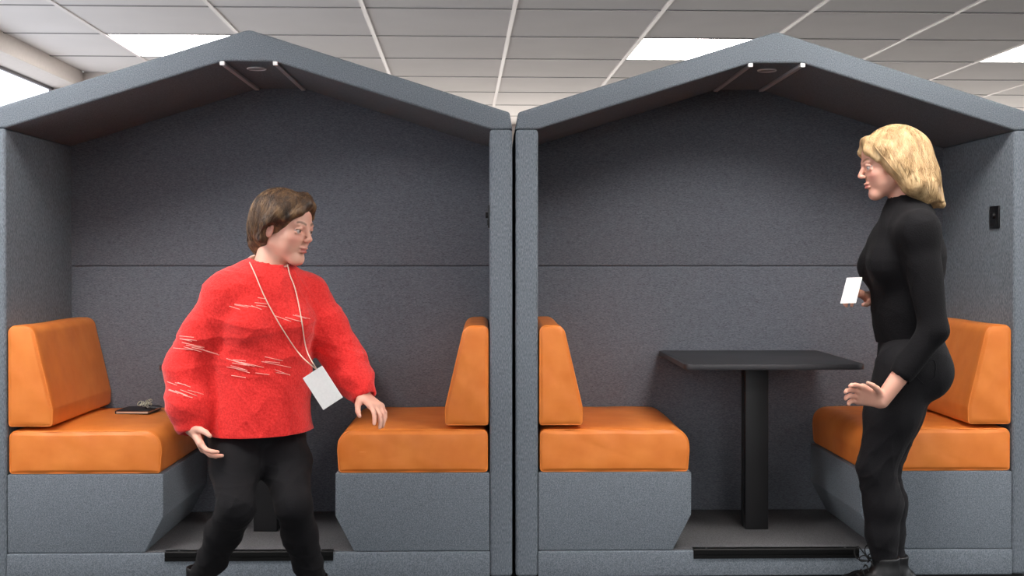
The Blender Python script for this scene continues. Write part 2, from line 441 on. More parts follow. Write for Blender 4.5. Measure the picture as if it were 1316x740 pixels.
for i in range(3):
    bm = bmesh.new(); cyl(bm, (0, 0, 0), .011, .003, 'z', 20); box(bm, .008, .04, -.0035, .0035, -.0012, .0012); box(bm, .028, .032, -.0075, -.003, -.0012, .0012); box(bm, .036, .039, -.0075, -.003, -.0012, .0012)
    kk = from_bm('key', bm, [M_rubber, M_alu, M_rubber][i], kb); kk.location = (.018, -.008+.010*i, .003+.0035*i); kk.rotation_euler = (R(4), R(6), R(-35+40*i))

# ------------------------------------------------------------------ sculpted figures (distance fields polygonised with surface nets)
nz = lambda v: np.asarray(v, float)/np.linalg.norm(v)
class Field:
    def __init__(s, lo, hi, h):
        s.lo = np.array(lo, float); s.h = h; s.n = np.ceil((np.array(hi)-s.lo)/h).astype(int)+1
        s.F = np.full(s.n, 1.0, np.float32)
    def _box(s, lo, hi):
        a = np.clip(np.floor((lo-s.lo)/s.h).astype(int), 0, s.n); b_ = np.clip(np.ceil((hi-s.lo)/s.h).astype(int)+1, 0, s.n)
        if np.any(b_ <= a): return None, None
        g = np.meshgrid(*[s.lo[i]+s.h*np.arange(a[i], b_[i]) for i in range(3)], indexing='ij')
        return tuple(slice(a[i], b_[i]) for i in range(3)), np.stack(g, -1)
    def _put(s, sl, d, k, sub):
        o = s.F[sl]
        if sub:
            d = -d
            if k > 0:
                hh = np.maximum(k-np.abs(o-d), 0)/k; s.F[sl] = np.maximum(o, d)+hh*hh*k*.25
            else: s.F[sl] = np.maximum(o, d)
        else:
            if k > 0:
                hh = np.maximum(k-np.abs(o-d), 0)/k; s.F[sl] = np.minimum(o, d)-hh*hh*k*.25
            else: s.F[sl] = np.minimum(o, d)
    def rc(s, a, b, ra, rb, k=.01, sub=False, flat=None):
        """tapered capsule; flat=(direction, factor>1) thins it along a direction"""
        a = np.asarray(a, float); b = np.asarray(b, float); m = max(ra, rb)+k+3*s.h
        sl, P = s._box(np.minimum(a, b)-m, np.maximum(a, b)+m)
        if sl is None: return
        Q, a2, b2 = P-a, np.zeros(3), b-a
        if flat is not None:
            dr = nz(flat[0]); f = flat[1]-1
            Q = Q + (Q@dr)[..., None]*dr*f; b2 = b2 + (b2@dr)*dr*f
        L = max(b2@b2, 1e-9); t = np.clip((Q@b2)/L, 0, 1)
        d = np.linalg.norm(Q-t[..., None]*b2, axis=-1)-(ra+(rb-ra)*t)
        if flat is not None: d = d/math.sqrt(flat[1])
        s._put(sl, d.astype(np.float32), k, sub)
    def chain(s, pts, rs, k=.01, flat=None):
        for i in range(len(pts)-1): s.rc(pts[i], pts[i+1], rs[i], rs[i+1], k, False, flat)
    def ell(s, c, r, ax, k=.01, sub=False):
        c = np.asarray(c, float); r = np.asarray(r, float); m = max(r)+k+3*s.h
        sl, P = s._box(c-m, c+m)
        if sl is None: return
        q = (P-c)@np.array(ax).T
        k0 = np.linalg.norm(q/r, axis=-1); k1 = np.linalg.norm(q/(r*r), axis=-1)+1e-9
        s._put(sl, (k0*(k0-1)/k1).astype(np.float32), k, sub)
    def cut(s, p, nrm, k=.004):
        """remove everything on the side the normal points to"""
        g = np.meshgrid(*[s.lo[i]+s.h*np.arange(s.n[i]) for i in range(3)], indexing='ij')
        d = sum((g[i]-p[i])*nrm[i] for i in range(3)).astype(np.float32)
        s.F = np.maximum(s.F, d)
    def mesh(s, smooth=1):
        F = s.F; I = F < 0; nx, ny, nzz = F.shape
        I[0] = I[-1] = False; I[:, 0] = I[:, -1] = False; I[:, :, 0] = I[:, :, -1] = False
        cs = [(0,0,0),(1,0,0),(0,1,0),(1,1,0),(0,0,1),(1,0,1),(0,1,1),(1,1,1)]
        def sub(A_, c): return A_[c[0]:nx-1+c[0], c[1]:ny-1+c[1], c[2]:nzz-1+c[2]]
        cnt = np.zeros((nx-1, ny-1, nzz-1), np.uint8)
        for c in cs: cnt += sub(I, c)
        act = np.argwhere((cnt > 0) & (cnt < 8))
        idx = np.full(cnt.shape, -1, np.int32); idx[act[:, 0], act[:, 1], act[:, 2]] = np.arange(len(act))
        V = np.stack([F[act[:, 0]+c[0], act[:, 1]+c[1], act[:, 2]+c[2]] for c in cs], 1)
        Sg = np.stack([I[act[:, 0]+c[0], act[:, 1]+c[1], act[:, 2]+c[2]] for c in cs], 1)
        acc = np.zeros((len(act), 3)); num = np.zeros(len(act)); ca = np.array(cs, float)
        for a in range(8):
            for b_ in range(a+1, 8):
                if np.abs(ca[a]-ca[b_]).sum() != 1: continue
                m = Sg[:, a] != Sg[:, b_]; va, vb = V[:, a], V[:, b_]; den = va-vb
                t = np.clip(np.where(np.abs(den) > 1e-9, va/np.where(np.abs(den) > 1e-9, den, 1), .5), 0, 1)
                p = ca[a]+(ca[b_]-ca[a])*t[:, None]; acc[m] += p[m]; num[m] += 1
        X = s.lo+s.h*(act+acc/np.maximum(num, 1)[:, None])
        faces = []
        for ax in range(3):
            u, v = [(1, 2), (2, 0), (0, 1)][ax]
            n_ = [nx, ny, nzz]; lo = [1, 1, 1]; lo[ax] = 0
            d = [0, 0, 0]; d[ax] = 1
            A0 = I[:nx-d[0], :ny-d[1], :nzz-d[2]]; A1 = I[d[0]:, d[1]:, d[2]:]
            e = np.argwhere(A0 != A1)
            e = e[(e[:, u] >= 1) & (e[:, v] >= 1)]
            ins = A0[e[:, 0], e[:, 1], e[:, 2]]
            def cell(du, dv):
                q = e.copy(); q[:, u] -= du; q[:, v] -= dv
                q = np.minimum(q, np.array(idx.shape)-1); return idx[q[:, 0], q[:, 1], q[:, 2]]
            c0, c1, c2, c3 = cell(1, 1), cell(0, 1), cell(0, 0), cell(1, 0)
            f = np.stack([c0, c1, c2, c3], 1); f[~ins] = f[~ins][:, ::-1]
            faces.append(f[(f >= 0).all(1)])
        Fc = np.concatenate(faces)
        for _ in range(smooth):
            S = np.zeros_like(X); K = np.zeros(len(X))
            for i in range(4):
                a, b_ = Fc[:, i], Fc[:, (i+1) % 4]
                np.add.at(S, a, X[b_]); np.add.at(K, a, 1); np.add.at(S, b_, X[a]); np.add.at(K, b_, 1)
            X = X*.5+.5*S/np.maximum(K, 1)[:, None]
        return X, Fc
def vnormals(X, Fc):
    n = np.cross(X[Fc[:, 2]]-X[Fc[:, 0]], X[Fc[:, 3]]-X[Fc[:, 1]]); out = np.zeros_like(X)
    for i in range(4): np.add.at(out, Fc[:, i], n)
    return out/np.maximum(np.linalg.norm(out, axis=1), 1e-12)[:, None]
def np_mesh(name, X, Fc, m, parent, org, cols=None):
    me = bpy.data.meshes.new(name); X = X-np.array(org)
    me.vertices.add(len(X)); me.vertices.foreach_set('co', X.astype(np.float32).ravel())
    me.loops.add(len(Fc)*4); me.loops.foreach_set('vertex_index', Fc.astype(np.int32).ravel())
    me.polygons.add(len(Fc)); me.polygons.foreach_set('loop_start', np.arange(0, len(Fc)*4, 4, dtype=np.int32))
    me.polygons.foreach_set('use_smooth', np.ones(len(Fc), bool))
    me.update(calc_edges=True); me.validate()
    if cols is not None:
        a = me.color_attributes.new('tint', 'FLOAT_COLOR', 'POINT')
        a.data.foreach_set('color', np.concatenate([cols, np.ones((len(cols), 1))], 1).astype(np.float32).ravel())
    return link(name, me, m, parent)
def folds(X, Fc, amp, freq, seed=0, mask=None):
    Nn = vnormals(X, Fc); r = np.random.RandomState(seed); d = np.zeros(len(X))
    for i in range(6):
        k = nz(r.randn(3)*np.array([1, 1, 1.5])); w = nz(r.randn(3)); ph = r.rand()*6
        f = freq*(.6+r.rand()*1.3)
        arg = f*(X@k)+1.6*np.sin(f*.45*(X@w)+ph)+ph
        d += (1-np.abs(np.sin(arg*.5)))**2 * (.5+.5*np.sin(f*.3*(X@w)+2*ph))
    d = (d/6-.2)*2*amp
    if mask is not None: d = d*mask
    return X+Nn*d[:, None]

M_skin, nt, b = mat('skin', (222, 170, 150), .5)
at_ = N(nt, 'ShaderNodeAttribute', attribute_name='tint'); nt.links.new(at_.outputs['Color'], b.inputs['Base Color'])
b.inputs['Subsurface Weight'].default_value = .12; b.inputs['Subsurface Radius'].default_value = (.012, .005, .003)
n = noise(nt, 500, 2); bump(nt, b, n.outputs['Fac'], .08, .001)
def eye_mat(name, iris):
    m, nt, b = mat(name, (196, 184, 178), .3)
    tc = N(nt, 'ShaderNodeTexCoord'); sep = N(nt, 'ShaderNodeSeparateXYZ'); nt.links.new(tc.outputs['Object'], sep.inputs[0])
    r = N(nt, 'ShaderNodeValToRGB'); r.color_ramp.interpolation = 'CONSTANT'; e = r.color_ramp.elements
    e[0].position = 0; e[0].color = lin((196, 184, 178)); e[1].position = .872; e[1].color = lin(iris)
    e2 = r.color_ramp.elements.new(.965); e2.color = lin((8, 8, 8))
    mu = N(nt, 'ShaderNodeMath', operation='MULTIPLY'); mu.inputs[1].default_value = 1/.0116
    nt.links.new(sep.outputs['X'], mu.inputs[0]); nt.links.new(mu.outputs[0], r.inputs['Fac']); nt.links.new(r.outputs[0], b.inputs['Base Color']); return m
M_eye1 = eye_mat('brown_eye', (88, 60, 42)); M_eye2 = eye_mat('blue_eye', (90, 120, 140))
def hair_mat(name, c0, c1, c2):
    m, nt, b = mat(name, c1, .45)
    n = noise(nt, 55, 4, .6, (1, 1, .16)); r = ramp(nt, n.outputs['Fac'], c0, c2, .3, .7)
    e = r.color_ramp.elements.new(.5); e.color = lin(c1)
    nt.links.new(r.outputs[0], b.inputs['Base Color'])
    n2 = noise(nt, 190, 3, .6, (1, 1, .12)); bump(nt, b, n2.outputs['Fac'], .7, .004); return m
M_blond = hair_mat('blonde_hair', (150, 118, 80), (188, 156, 112), (212, 182, 138))
M_brown = hair_mat('brown_hair', (44, 31, 22), (84, 61, 42), (138, 106, 72))
def knit(name, rgb, amt, sc, bs=.6, rough=.85, sheen=.3):
    m, nt, b = mat(name, rgb, rough)
    n = noise(nt, sc, 3, .6, (1, 1, 1)); r = ramp(nt, n.outputs['Fac'], tuple(max(0, x-amt) for x in rgb), tuple(min(255, x+amt) for x in rgb))
    nt.links.new(r.outputs[0], b.inputs['Base Color']); b.inputs['Sheen Weight'].default_value = sheen; b.inputs['Specular IOR Level'].default_value = .2
    bump(nt, b, n.outputs['Fac'], bs, .003); return m
M_red = knit('red_knit', (226, 44, 40), 14, 160, .6, .8, .25)
M_blk = knit('black_knit', (12, 11, 14), 4, 220, .5, .85, .02)
M_jean = knit('black_denim', (20, 19, 22), 5, 300, .4, .75, .02)
M_trou = knit('black_trouser_cloth', (14, 13, 16), 3, 300, .3, .8, .02)
M_shoe = plain('black_shoe_leather', (14, 14, 15), .4, 2)
M_collar = knit('beige_collar', (226, 196, 178), 6, 260, .3)
M_paper = plain('white_paper', (232, 230, 228), .7, 3)
M_lace = plain('black_lace', (10, 10, 10), .8, 2)
M_sparkle = plain('pale_sparkle_streak', (255, 176, 164), .5, 4)
SK = np.array(lin((228, 172, 150))[:3]); LIP = np.array(lin((200, 122, 112))[:3]); CHK = np.array(lin((226, 146, 130))[:3])

def head_field(f, c, F, U, s=1.0, female=True):
    L = np.cross(U, F)      # the head's own left
    P = lambda a, l, u: c+(F*a+L*l+U*u)*s
    ax = [F, L, U]; S = s
    f.ell(P(-.016, 0, .034), np.array([.091, .071, .076])*S, ax, .01)
    f.ell(P(.028, 0, -.028), np.array([.059, .056, .074])*S, ax, .02)
    f.ell(P(.038, 0, .038), np.array([.048, .054, .045])*S, ax, .02)
    for sg in (-1, 1):
        f.rc(P(.0, sg*.046, -.045), P(.055, sg*.012, -.088), .022*S, .019*S, .02)
        f.rc(P(.050, sg*.034, -.026), P(.046, sg*.030, -.050), .024*S, .020*S, .018)
        f.rc(P(.076, sg*.036, .020), P(.083, sg*.012, .016), .0085*S, .009*S, .012)
    f.rc(P(.066, -.008, -.096), P(.066, .008, -.096), .016*S, .016*S, .018)
    for sg in (-1, 1): f.ell(P(.099, sg*.031, -.001), np.array([.0165, .0155, .0095])*S, ax, .012, True)
    f.rc(P(.084, 0, .010), P(.104, 0, -.024), .0062*S, .0085*S, .008)
    for sg in (-1, 1): f.rc(P(.095, sg*.009, -.029), P(.098, sg*.007, -.029), .0062*S, .006*S, .005)
    f.ell(P(.086, 0, -.054), np.array([.0095, .020, .0052])*S, ax, .005)
    f.ell(P(.085, 0, -.066), np.array([.0098, .018, .0056])*S, ax, .005)
    f.rc(P(.098, -.017, -.0598), P(.098, .017, -.0598), .0018*S, .0018*S, .003, True)
    for sg in (-1, 1):
        f.rc(P(.0785, sg*.018, .004), P(.0835, sg*.031, .0078), .0038*S, .0046*S, .004); f.rc(P(.0835, sg*.031, .0078), P(.0755, sg*.043, .003), .0046*S, .0036*S, .004)
        f.rc(P(.0805, sg*.020, -.008), P(.0755, sg*.042, -.007), .004*S, .004*S, .005)
        f.ell(P(-.006, sg*.073, -.006), np.array([.017, .0075, .031])*S, ax, .006)
        f.ell(P(.000, sg*.081, -.002), np.array([.008, .005, .017])*S, ax, .004, True)
    return P
def head_tint(X, P, s, brow):
    col = np.tile(SK, (len(X), 1))
    def blend(c, r, rgb, a=1.0, p=2):
        d = np.linalg.norm(X-c, axis=1)/r; w = np.clip(1-d**p, 0, 1)*a; col[:] = col*(1-w[:, None])+rgb*w[:, None]
    for sg in (-1, 1): blend(P(.075, sg*.04, -.03), .028, CHK, .5); blend(P(-.006, sg*.078, -.006), .03, CHK, .4)
    blend(P(.108, 0, -.03), .012, CHK, .4)
    for t in np.linspace(-1, 1, 9): blend(P(.094-.006*abs(t), .020*t, -.0595-.0035*(1-abs(t))), .0088*(1-.35*abs(t)), LIP, .9, 6)
    for sg in (-1, 1):
        for t in np.linspace(0, 1, 6): blend(P(.0835-.008*abs(t-.5), sg*(.020+.024*t), .0035-.003*abs(t-.5)), .0035, brow*.35, .8, 4)
        for t in np.linspace(0, 1, 7): blend(P(.089-.010*t, sg*(.014+.032*t), .0215+.006*math.sin(math.pi*t*.7)), .0052, brow, .8, 4)
    return col

def hand_field(f, w, d, n, s, curl=(25, 30, 20), spread=1.0, thumb=1.0, sc=.95):
    """w wrist, d pointing direction, n palm normal, s towards the thumb"""
    d, n = nz(d), nz(n); n = nz(n-d*(n@d)); s = nz(s-d*(s@d)-n*(s@n))
    k = []
    offs = [.029, .0095, -.0095, -.027]; lens = [.070, .078, .072, .056]; kl = [.082, .086, .082, .075]
    for i in range(4):
        kn = w+(d*kl[i]+s*offs[i]*1.0)*sc; k.append(kn)
        f.rc(w+s*offs[i]*.5*sc+d*.004, kn, .0135*sc, .0112*sc, .010)
    f.rc(k[0], k[3], .010*sc, .009*sc, .008)
    for i in range(4):
        p = k[i]; ang = 0; base = nz(d+s*(offs[i]*4.5*spread))
        for j, (fr, cu) in enumerate(zip((.45, .30, .25), curl)):
            ang += cu+i*2; dr = base*math.cos(R(ang))+n*math.sin(R(ang)); q = p+dr*lens[i]*fr*sc
            r0, r1 = (.0088, .0080, .0074)[j]*sc, (.0080, .0074, .0062)[j]*sc
            f.rc(p, q, r0, r1, .0025); p = q
    b0 = w+(d*.018+s*.020)*sc; dr = nz(d*.62+s*.62*thumb+n*.45); q = b0+dr*.042*sc
    f.rc(w+d*.01*sc, b0, .014*sc, .014*sc, .01); f.rc(b0, q, .0145*sc, .0108*sc, .008)
    d2 = nz(dr*.8+d*.5+n*.1); q2 = q+d2*.030*sc; f.rc(q, q2, .0102*sc, .0092*sc, .003)
    f.rc(q2, q2+nz(d2*.8+d*.4)*.024*sc, .0092*sc, .0070*sc, .003)
def foot_field(f, ank, d, h, grow=0, k=.012):
    """h = height of the ankle over the sole"""
    u = np.array([0, 0, 1.]); d = nz(d); l = np.cross(u, d)
    heel = ank-d*.035-u*(h-.032); ball = ank+d*.115-u*(h-.024); toe = ank+d*.170-u*(h-.019)
    f.rc(ank, heel, .034+grow, .030+grow, k); f.rc(ank, ball, .036+grow, .024+grow, k)
    f.rc(heel, ball+l*.015, .030+grow, .026+grow, k); f.rc(heel, ball-l*.018, .028+grow, .024+grow, k)
    f.rc(ball+l*.016, toe+l*.012, .024+grow, .017+grow, k); f.rc(ball-l*.018, toe-l*.016-d*.012, .022+grow, .016+grow, k)
def eyes(P, F, U, s, m, parent, org):
    L = np.cross(U, F)
    for sg in (-1, 1):
        bm = bmesh.new(); bmesh.ops.create_uvsphere(bm, u_segments=24, v_segments=16, radius=.0116*s)
        o = from_bm('eye', bm, m, parent, True)
        fx = nz(F+L*sg*.02)
        o.matrix_local = Matrix.Translation(Vector(P(.0740, sg*.031, -.001)-org)) @ Matrix(((fx[0], L[0], U[0]), (fx[1], L[1], U[1]), (fx[2], L[2], U[2]))).to_4x4()
def comb(X, Fc, c, starts, ends, n, rnd, rad, up, org, jit=.12, seg=12):
    '''hair strands laid over the hair volume, from a parting towards the tips'''
    from mathutils.bvhtree import BVHTree
    bv = BVHTree.FromPolygons([tuple(x) for x in X], [tuple(int(i) for i in q) for q in Fc]); bm = bmesh.new()
    for _ in range(n):
        t = rnd.random(); k = t*(len(ends)-1); i = min(int(k), len(ends)-2); fr = k-i
        e = nz(ends[i]*(1-fr)+ends[i+1]*fr+np.array([rnd.gauss(0, jit*.5) for _ in range(3)]))
        j = rnd.random()*(len(starts)-1); i2 = min(int(j), len(starts)-2)
        a = nz(starts[i2]*(1-j+i2)+starts[i2+1]*(j-i2)+np.array([rnd.gauss(0, jit*.5) for _ in range(3)]))
        om = math.acos(max(-1, min(1, float(a@e)))); ln = rnd.uniform(.75, 1.0); out = []; lift = rnd.uniform(-.0012, .0022)
        if om < .15: continue
        s0 = rnd.uniform(0, .35)
        for q in range(seg+1):
            u = s0+(ln-s0)*q/seg; d = (math.sin((1-u)*om)*a+math.sin(u*om)*e)/math.sin(om)
            h_, _, _, _ = bv.ray_cast(Vector(c+d*.35), Vector(-d))
            if h_ is None or (h_-Vector(c)).length < .05: break
            out.append(h_+Vector(d*lift)-Vector(org))
        if len(out) > 4 and max((p-q).length for p, q in zip(out, out[1:])) < .03:
            tube(bm, out, [rad*(1-.5*(i/(len(out)-1))**3) for i in range(len(out))], 4)
    return bm
def strands(bm, base_pts, seg, rad):
    for pts in base_pts: tube(bm, pts, [rad*(1-.6*i/(len(pts)-1)) for i in range(len(pts))], seg)

def bounds(pts, m):
    P = np.array(pts); return P.min(0)-m, P.max(0)+m

def figure(name, label, J, F, org, shoe_name):
    """shared limbs; J is a dict of joints (near/far side by her own left L and right R)"""
    pass

UP = np.array([0, 0, 1.])
# ---------------- person in black (facing left)
Z2 = 4.03
def q2(px, py, dz=0): return at(px, py, Z2+dz)
org2 = q2(1150, 400); org2[2] = 0
p2 = empty('person', org2); tag(p2, 'blonde person in a black roll-neck sweater and black jeans, standing beside the black table', 'person')
Fb = nz(np.array([-1, .10, 0.])); Lb = np.cross(UP, Fb)            # facing, own left (towards the camera)
hF = nz(np.array([-.975, .08, -.16])); hU = nz(np.cross(hF, np.cross(UP, hF))); hU = nz(np.cross(np.cross(UP, hF)*-1, hF)*-1) if False else nz(UP-hF*(UP@hF))
hc2 = q2(1143, 211)
sL, sR = q2(1180, 300, -.165), q2(1166, 298, .165)
eL, wL = q2(1200, 424, -.205), q2(1133, 515, -.20)
eR, wR = q2(1170, 412, .17), q2(1119, 383, .10)
hipL, hipR = q2(1168, 475, -.085), q2(1172, 475, .085)
knL, anL = q2(1127, 602, -.08), q2(1137, 738, -.07)
knR, anR = q2(1131, 605, .08), q2(1149, 735, .085)
pel, wai, che, nkb = q2(1170, 455), q2(1167, 400), q2(1164, 325), q2(1168, 276)
lo, hi = bounds([hc2, sL, sR, eL, wL, eR, wR, q2(1060, 490, -.2), anL, anR, hipL], .16); lo[2] = .02
f = Field(lo, hi, .003)
# torso and limbs
f.rc(nkb, hc2-hF*.028-hU*.075, .052, .049, .03)
f.rc(pel, wai, .125, .112, .04, flat=(Fb, 1.45)); f.rc(wai, che, .112, .13, .04, flat=(Fb, 1.45)); f.rc(sL-UP*.02, sR-UP*.02, .045, .045, .05)
for a, e, w in ((sL, eL, wL), (sR, eR, wR)):
    f.rc(a, e, .043, .029, .01); f.chain([e, e+(w-e)*.35, w], [.029, .033, .024], .008)
for hp, kn, an in ((hipL, knL, anL), (hipR, knR, anR)):
    f.rc(hp, kn, .080, .050, .03); f.chain([kn, kn+(an-kn)*.3-Fb*.012, an], [.049, .051, .033], .02); foot_field(f, an, Fb, an[2]-.022, -.004)
hand_field(f, wL, q2(1070, 496, -.22)-wL, np.cross(nz(q2(1070, 496, -.22)-wL), UP)*-1+np.array([0, 0, -.5]), UP+np.array([-.2, 0, 0]), (14, 22, 16), .7)
hand_field(f, wR, q2(1078, 366, .02)-wR, np.array([0, .2, -1.]), np.array([0, -1., .3]), (30, 50, 30), .6)
P2 = head_field(f, hc2, hF, hU, .98)
X, Fc = f.mesh(1)
np_mesh('body', X, Fc, M_skin, p2, org2, head_tint(X, P2, .98, np.array(lin((150, 112, 84))[:3])))
eyes(P2, hF, hU, .98, M_eye2, p2, org2)
# sweater
f = Field(*bounds([sL, sR, eL, wL, eR, wR, pel, nkb+UP*.08, q2(1110, 345)], .14), .0038)
f.rc(pel+UP*.03, wai, .132, .128, .05, flat=(Fb, 1.22)); f.rc(wai, che, .128, .148, .05, flat=(Fb, 1.22))
f.rc(che, nkb-UP*.02, .145, .09, .05, flat=(Fb, 1.25))
for sg in (-1, 1): f.ell(che+Fb*.075+Lb*sg*.068-UP*.045, [.066, .062, .062], [Fb, Lb, UP], .05)
f.rc(sL, sR, .060, .060, .05)
for sh in (sL, sR): f.rc(nkb-UP*.01, sh+UP*.012, .058, .052, .05)
f.rc(nkb-UP*.015, nkb+UP*.045-hF*(-.012), .066, .059, .022)
f.cut(q2(1168, 440), np.array([0, 0, -1.]))
for a, e, w in ((sL, eL, wL), (sR, eR, wR)):
    f.rc(a, e, .061, .047, .035); f.rc(e, e+(w-e)*.60, .047, .040, .02)
    f.rc(e+(w-e)*.615, e+(w-e)*.8, .032, .032, .004, True)
f.rc(nkb+UP*.048+hF*.012, nkb+UP*.12+hF*.02, .052, .055, .006, True)
X, Fc = f.mesh(2); X = folds(X, Fc, .008, 42, 4)
sw = np_mesh('sweater', X, Fc, M_blk, p2, org2)
# jeans
f = Field(*bounds([pel+UP*.05, hipL, hipR, knL, knR, anL, anR], .15), .0038)
f.rc(pel+UP*.035, pel-UP*.02, .128, .132, .04, flat=(Fb, 1.25))
for sg, hp, kn, an in ((1, hipL, knL, anL), (-1, hipR, knR, anR)):
    f.ell(hp-Fb*.055-UP*.005, [.086, .080, .095], [Fb, Lb, UP], .06)
    m1 = hp+(kn-hp)*.45
    f.chain([hp+Fb*.01, m1+Fb*.008, kn], [.100, .086, .062], .03)
    f.chain([kn, kn+(an-kn)*.32-Fb*.012, kn+(an-kn)*.62, an+UP*.035], [.061, .063, .052, .040], .02)
f.cut(q2(1168, 425), UP)
X, Fc = f.mesh(2)
kneew = np.exp(-((X[:, 2]-knL[2])/.10)**2)+.35+np.exp(-((X[:, 2]-anL[2]-.06)/.08)**2)
X = folds(X, Fc, .007, 70, 11, kneew)
je = np_mesh('jeans', X, Fc, M_jean, p2, org2)
kdj = kdtree.KDTree(len(X)); [kdj.insert(Vector(x), i) for i, x in enumerate(X[::1])]; kdj.balance()
Nj = vnormals(X, Fc)
def drape(pts, X_, N_, kd, off):
    out = []
    for p in pts:
        co, i, d = kd.find(Vector(p)); out.append(Vector(X_[i]+N_[i]*off))
    return out
bm = bmesh.new()
pk = [(1190, 452), (1215, 458), (1212, 490), (1196, 500), (1182, 486), (1190, 452)]
pp = []
for a, c in zip(pk, pk[1:]):
    for t in np.linspace(0, 1, 7)[:-1]: pp.append(at(a[0]+(c[0]-a[0])*t, a[1]+(c[1]-a[1])*t, Z2-.22))
tube(bm, [v-Vector(org2) for v in drape(pp, X, Nj, kdj, .0008)], .0014, 5, True)
from_bm('pocket_seam', bm, M_jean, je, True)
# boots
def boots(par, org, ank_list, d_list, m, laces=True):
    for an, d in zip(ank_list, d_list):
        d = nz(d); f = Field(*bounds([an+UP*.08, an-UP*an[2], an+d*.22, an-d*.08], .06), .0035)
        foot_field(f, an, d, an[2]-.026, .006); f.rc(an, an+UP*.055-d*.004, .043, .044, .015)
        f.cut(an+UP*.06, UP); f.rc(an+UP*.075, an+UP*.045, .036, .034, .004, True)
        f.cut(np.array([0, 0, .016]), -UP)
        X, Fc = f.mesh(2); bo_ = np_mesh('boot', X, Fc, m, par, org)
        f = Field(*bounds([an-UP*an[2], an+d*.22, an-d*.08], .07), .0035)
        foot_field(f, an, d, an[2]-.018, .010); f.cut(np.array([0, 0, .022]), UP); f.cut(np.array([0, 0, .001]), -UP)
        X, Fc = f.mesh(1); np_mesh('sole', X, Fc, M_rubber, bo_, org)
        if laces:
            l = np.cross(UP, d); bm = bmesh.new()
            for i in range(5):
                t = i/4; c = an+d*(.048+.055*(1-t))-UP*(.028*(1-t)-.034*t)*1.0; c = c+UP*.012
                tube(bm, [Vector(c-l*.024-UP*.012-org), Vector(c-l*.010-org), Vector(c+l*.010-org), Vector(c+l*.024-UP*.012-org)], .0022, 6)
            c = an+d*.05+UP*.045
            for sg, hh in ((-1, .04), (1, .026)):
                pts = [c, c+d*.012+l*sg*.02+UP*hh*.5, c+d*.028+l*sg*.03+UP*hh, c+d*.042+l*sg*.026+UP*hh*.7, c+d*.036+l*sg*.016+UP*.004, c]
                sp = []
                for j in range(len(pts)-1):
                    for t in np.linspace(0, 1, 5)[:-1]:
                        p0, p1, p2_, p3 = pts[max(j-1, 0)], pts[j], pts[j+1], pts[min(j+2, len(pts)-1)]
                        sp.append(.5*((2*p1)+(-p0+p2_)*t+(2*p0-5*p1+4*p2_-p3)*t*t+(-p0+3*p1-3*p2_+p3)*t**3))
                tube(bm, [Vector(v-org) for v in sp+[pts[-1]]], .0021, 6)
            from_bm('lace', bm, M_lace, bo_, True)
boots(p2, org2, [anL, anR], [Fb+np.array([0, -.1, 0]), Fb], M_shoe)
# hair: shoulder-length, swept back from the face
f = Field(*bounds([hc2+hU*.14, hc2-hF*.18, hc2+hF*.10, hc2-hU*.20-hF*.20, hc2+Lb*.12, hc2-Lb*.12], .03), .003)
hL = np.cross(hU, hF)
PP = lambda a, l, u: hc2+(hF*a+hL*l+hU*u)*.98
ax = [hF, hL, hU]
f.ell(PP(-.026, 0, .040), [.103, .084, .088], ax, .01)
f.ell(PP(-.050, 0, -.005), [.084, .084, .085], ax, .03)
for sg in (-1, 1):
    f.chain([PP(.066, sg*.020, .092), PP(.030, sg*.070, .050), PP(.004, sg*.083, -.010), PP(-.035, sg*.082, -.080)], [.010, .018, .024, .028], .03)
    f.chain([PP(.070, sg*.012, .090), PP(.078, sg*.038, .055), PP(.054, sg*.066, .020)], [.007, .008, .008], .02)
    f.chain([PP(-.03, sg*.07, .0), PP(-.055, sg*.075, -.08), PP(-.085, sg*.06, -.135)], [.035, .036, .022], .03)
f.chain([PP(-.09, 0, .03), PP(-.10, 0, -.06), PP(-.115, 0, -.125), PP(-.150, .01, -.165)], [.05, .054, .040, .012], .03)
f.chain([PP(-.07, .05, -.02), PP(-.095, .055, -.10), PP(-.135, .06, -.150)], [.04, .036, .010], .02)
f.ell(PP(.082, 0, -.030), [.066, .062, .072], ax, .010, True)      # the face opening
f.rc(hc2-hU*.30, PP(.02, 0, -.06), .05, .055, .01, True)
X, Fc = f.mesh(1)
rel = X-hc2; lat = rel@hL; ba = -(rel@hF); hh = rel@hU
ang = np.arctan2(lat, .05+np.abs(hh+.02)); ph = ang*30+ba*6
ho = np_mesh('hair', X, Fc, M_blond, p2, org2)
D = lambda a, l, u: nz(hF*a+hL*l+hU*u)
st_ = [D(.45, .05, .9), D(-.1, .05, 1), D(-.6, .03, .8)]
for side in (-1, 1):
    en_ = [D(.62, side*.30, .42), D(.35, side*.75, .1), D(.05, side*.8, -.5), D(-.35, side*.65, -.75), D(-.62, side*.38, -.78), D(-.72, side*.1, -.78)]
    b_ = comb(X, Fc, hc2-hF*.03, st_, en_, 420, random.Random(5+side), .0013, hU, org2)
    so_ = from_bm('strands', b_, M_blond, ho, True); so_['kind'] = 'stuff'
# folded paper in the far hand
pc = q2(1094, 373, .0)
u = nz(q2(1106, 352, .06)-q2(1096, 392, .0)); v = nz(rgt*.75-fwd*.55+upv*.1); w = np.cross(u, v)
bm = bmesh.new(); box(bm, -.027, .027, -.0006, .0006, -.052, .052); box(bm, -.024, .027, .0012, .0022, -.050, .050)
pa = from_bm('paper', bm, M_paper, None); v2 = nz(v-u*(v@u)); w = np.cross(u, v2)
pa.matrix_world = Matrix(((v2[0], w[0], u[0], pc[0]), (v2[1], w[1], u[1], pc[1]), (v2[2], w[2], u[2], pc[2]), (0, 0, 0, 1)))
tag(pa, 'folded white paper held in front of the chest of the person in black', 'paper')

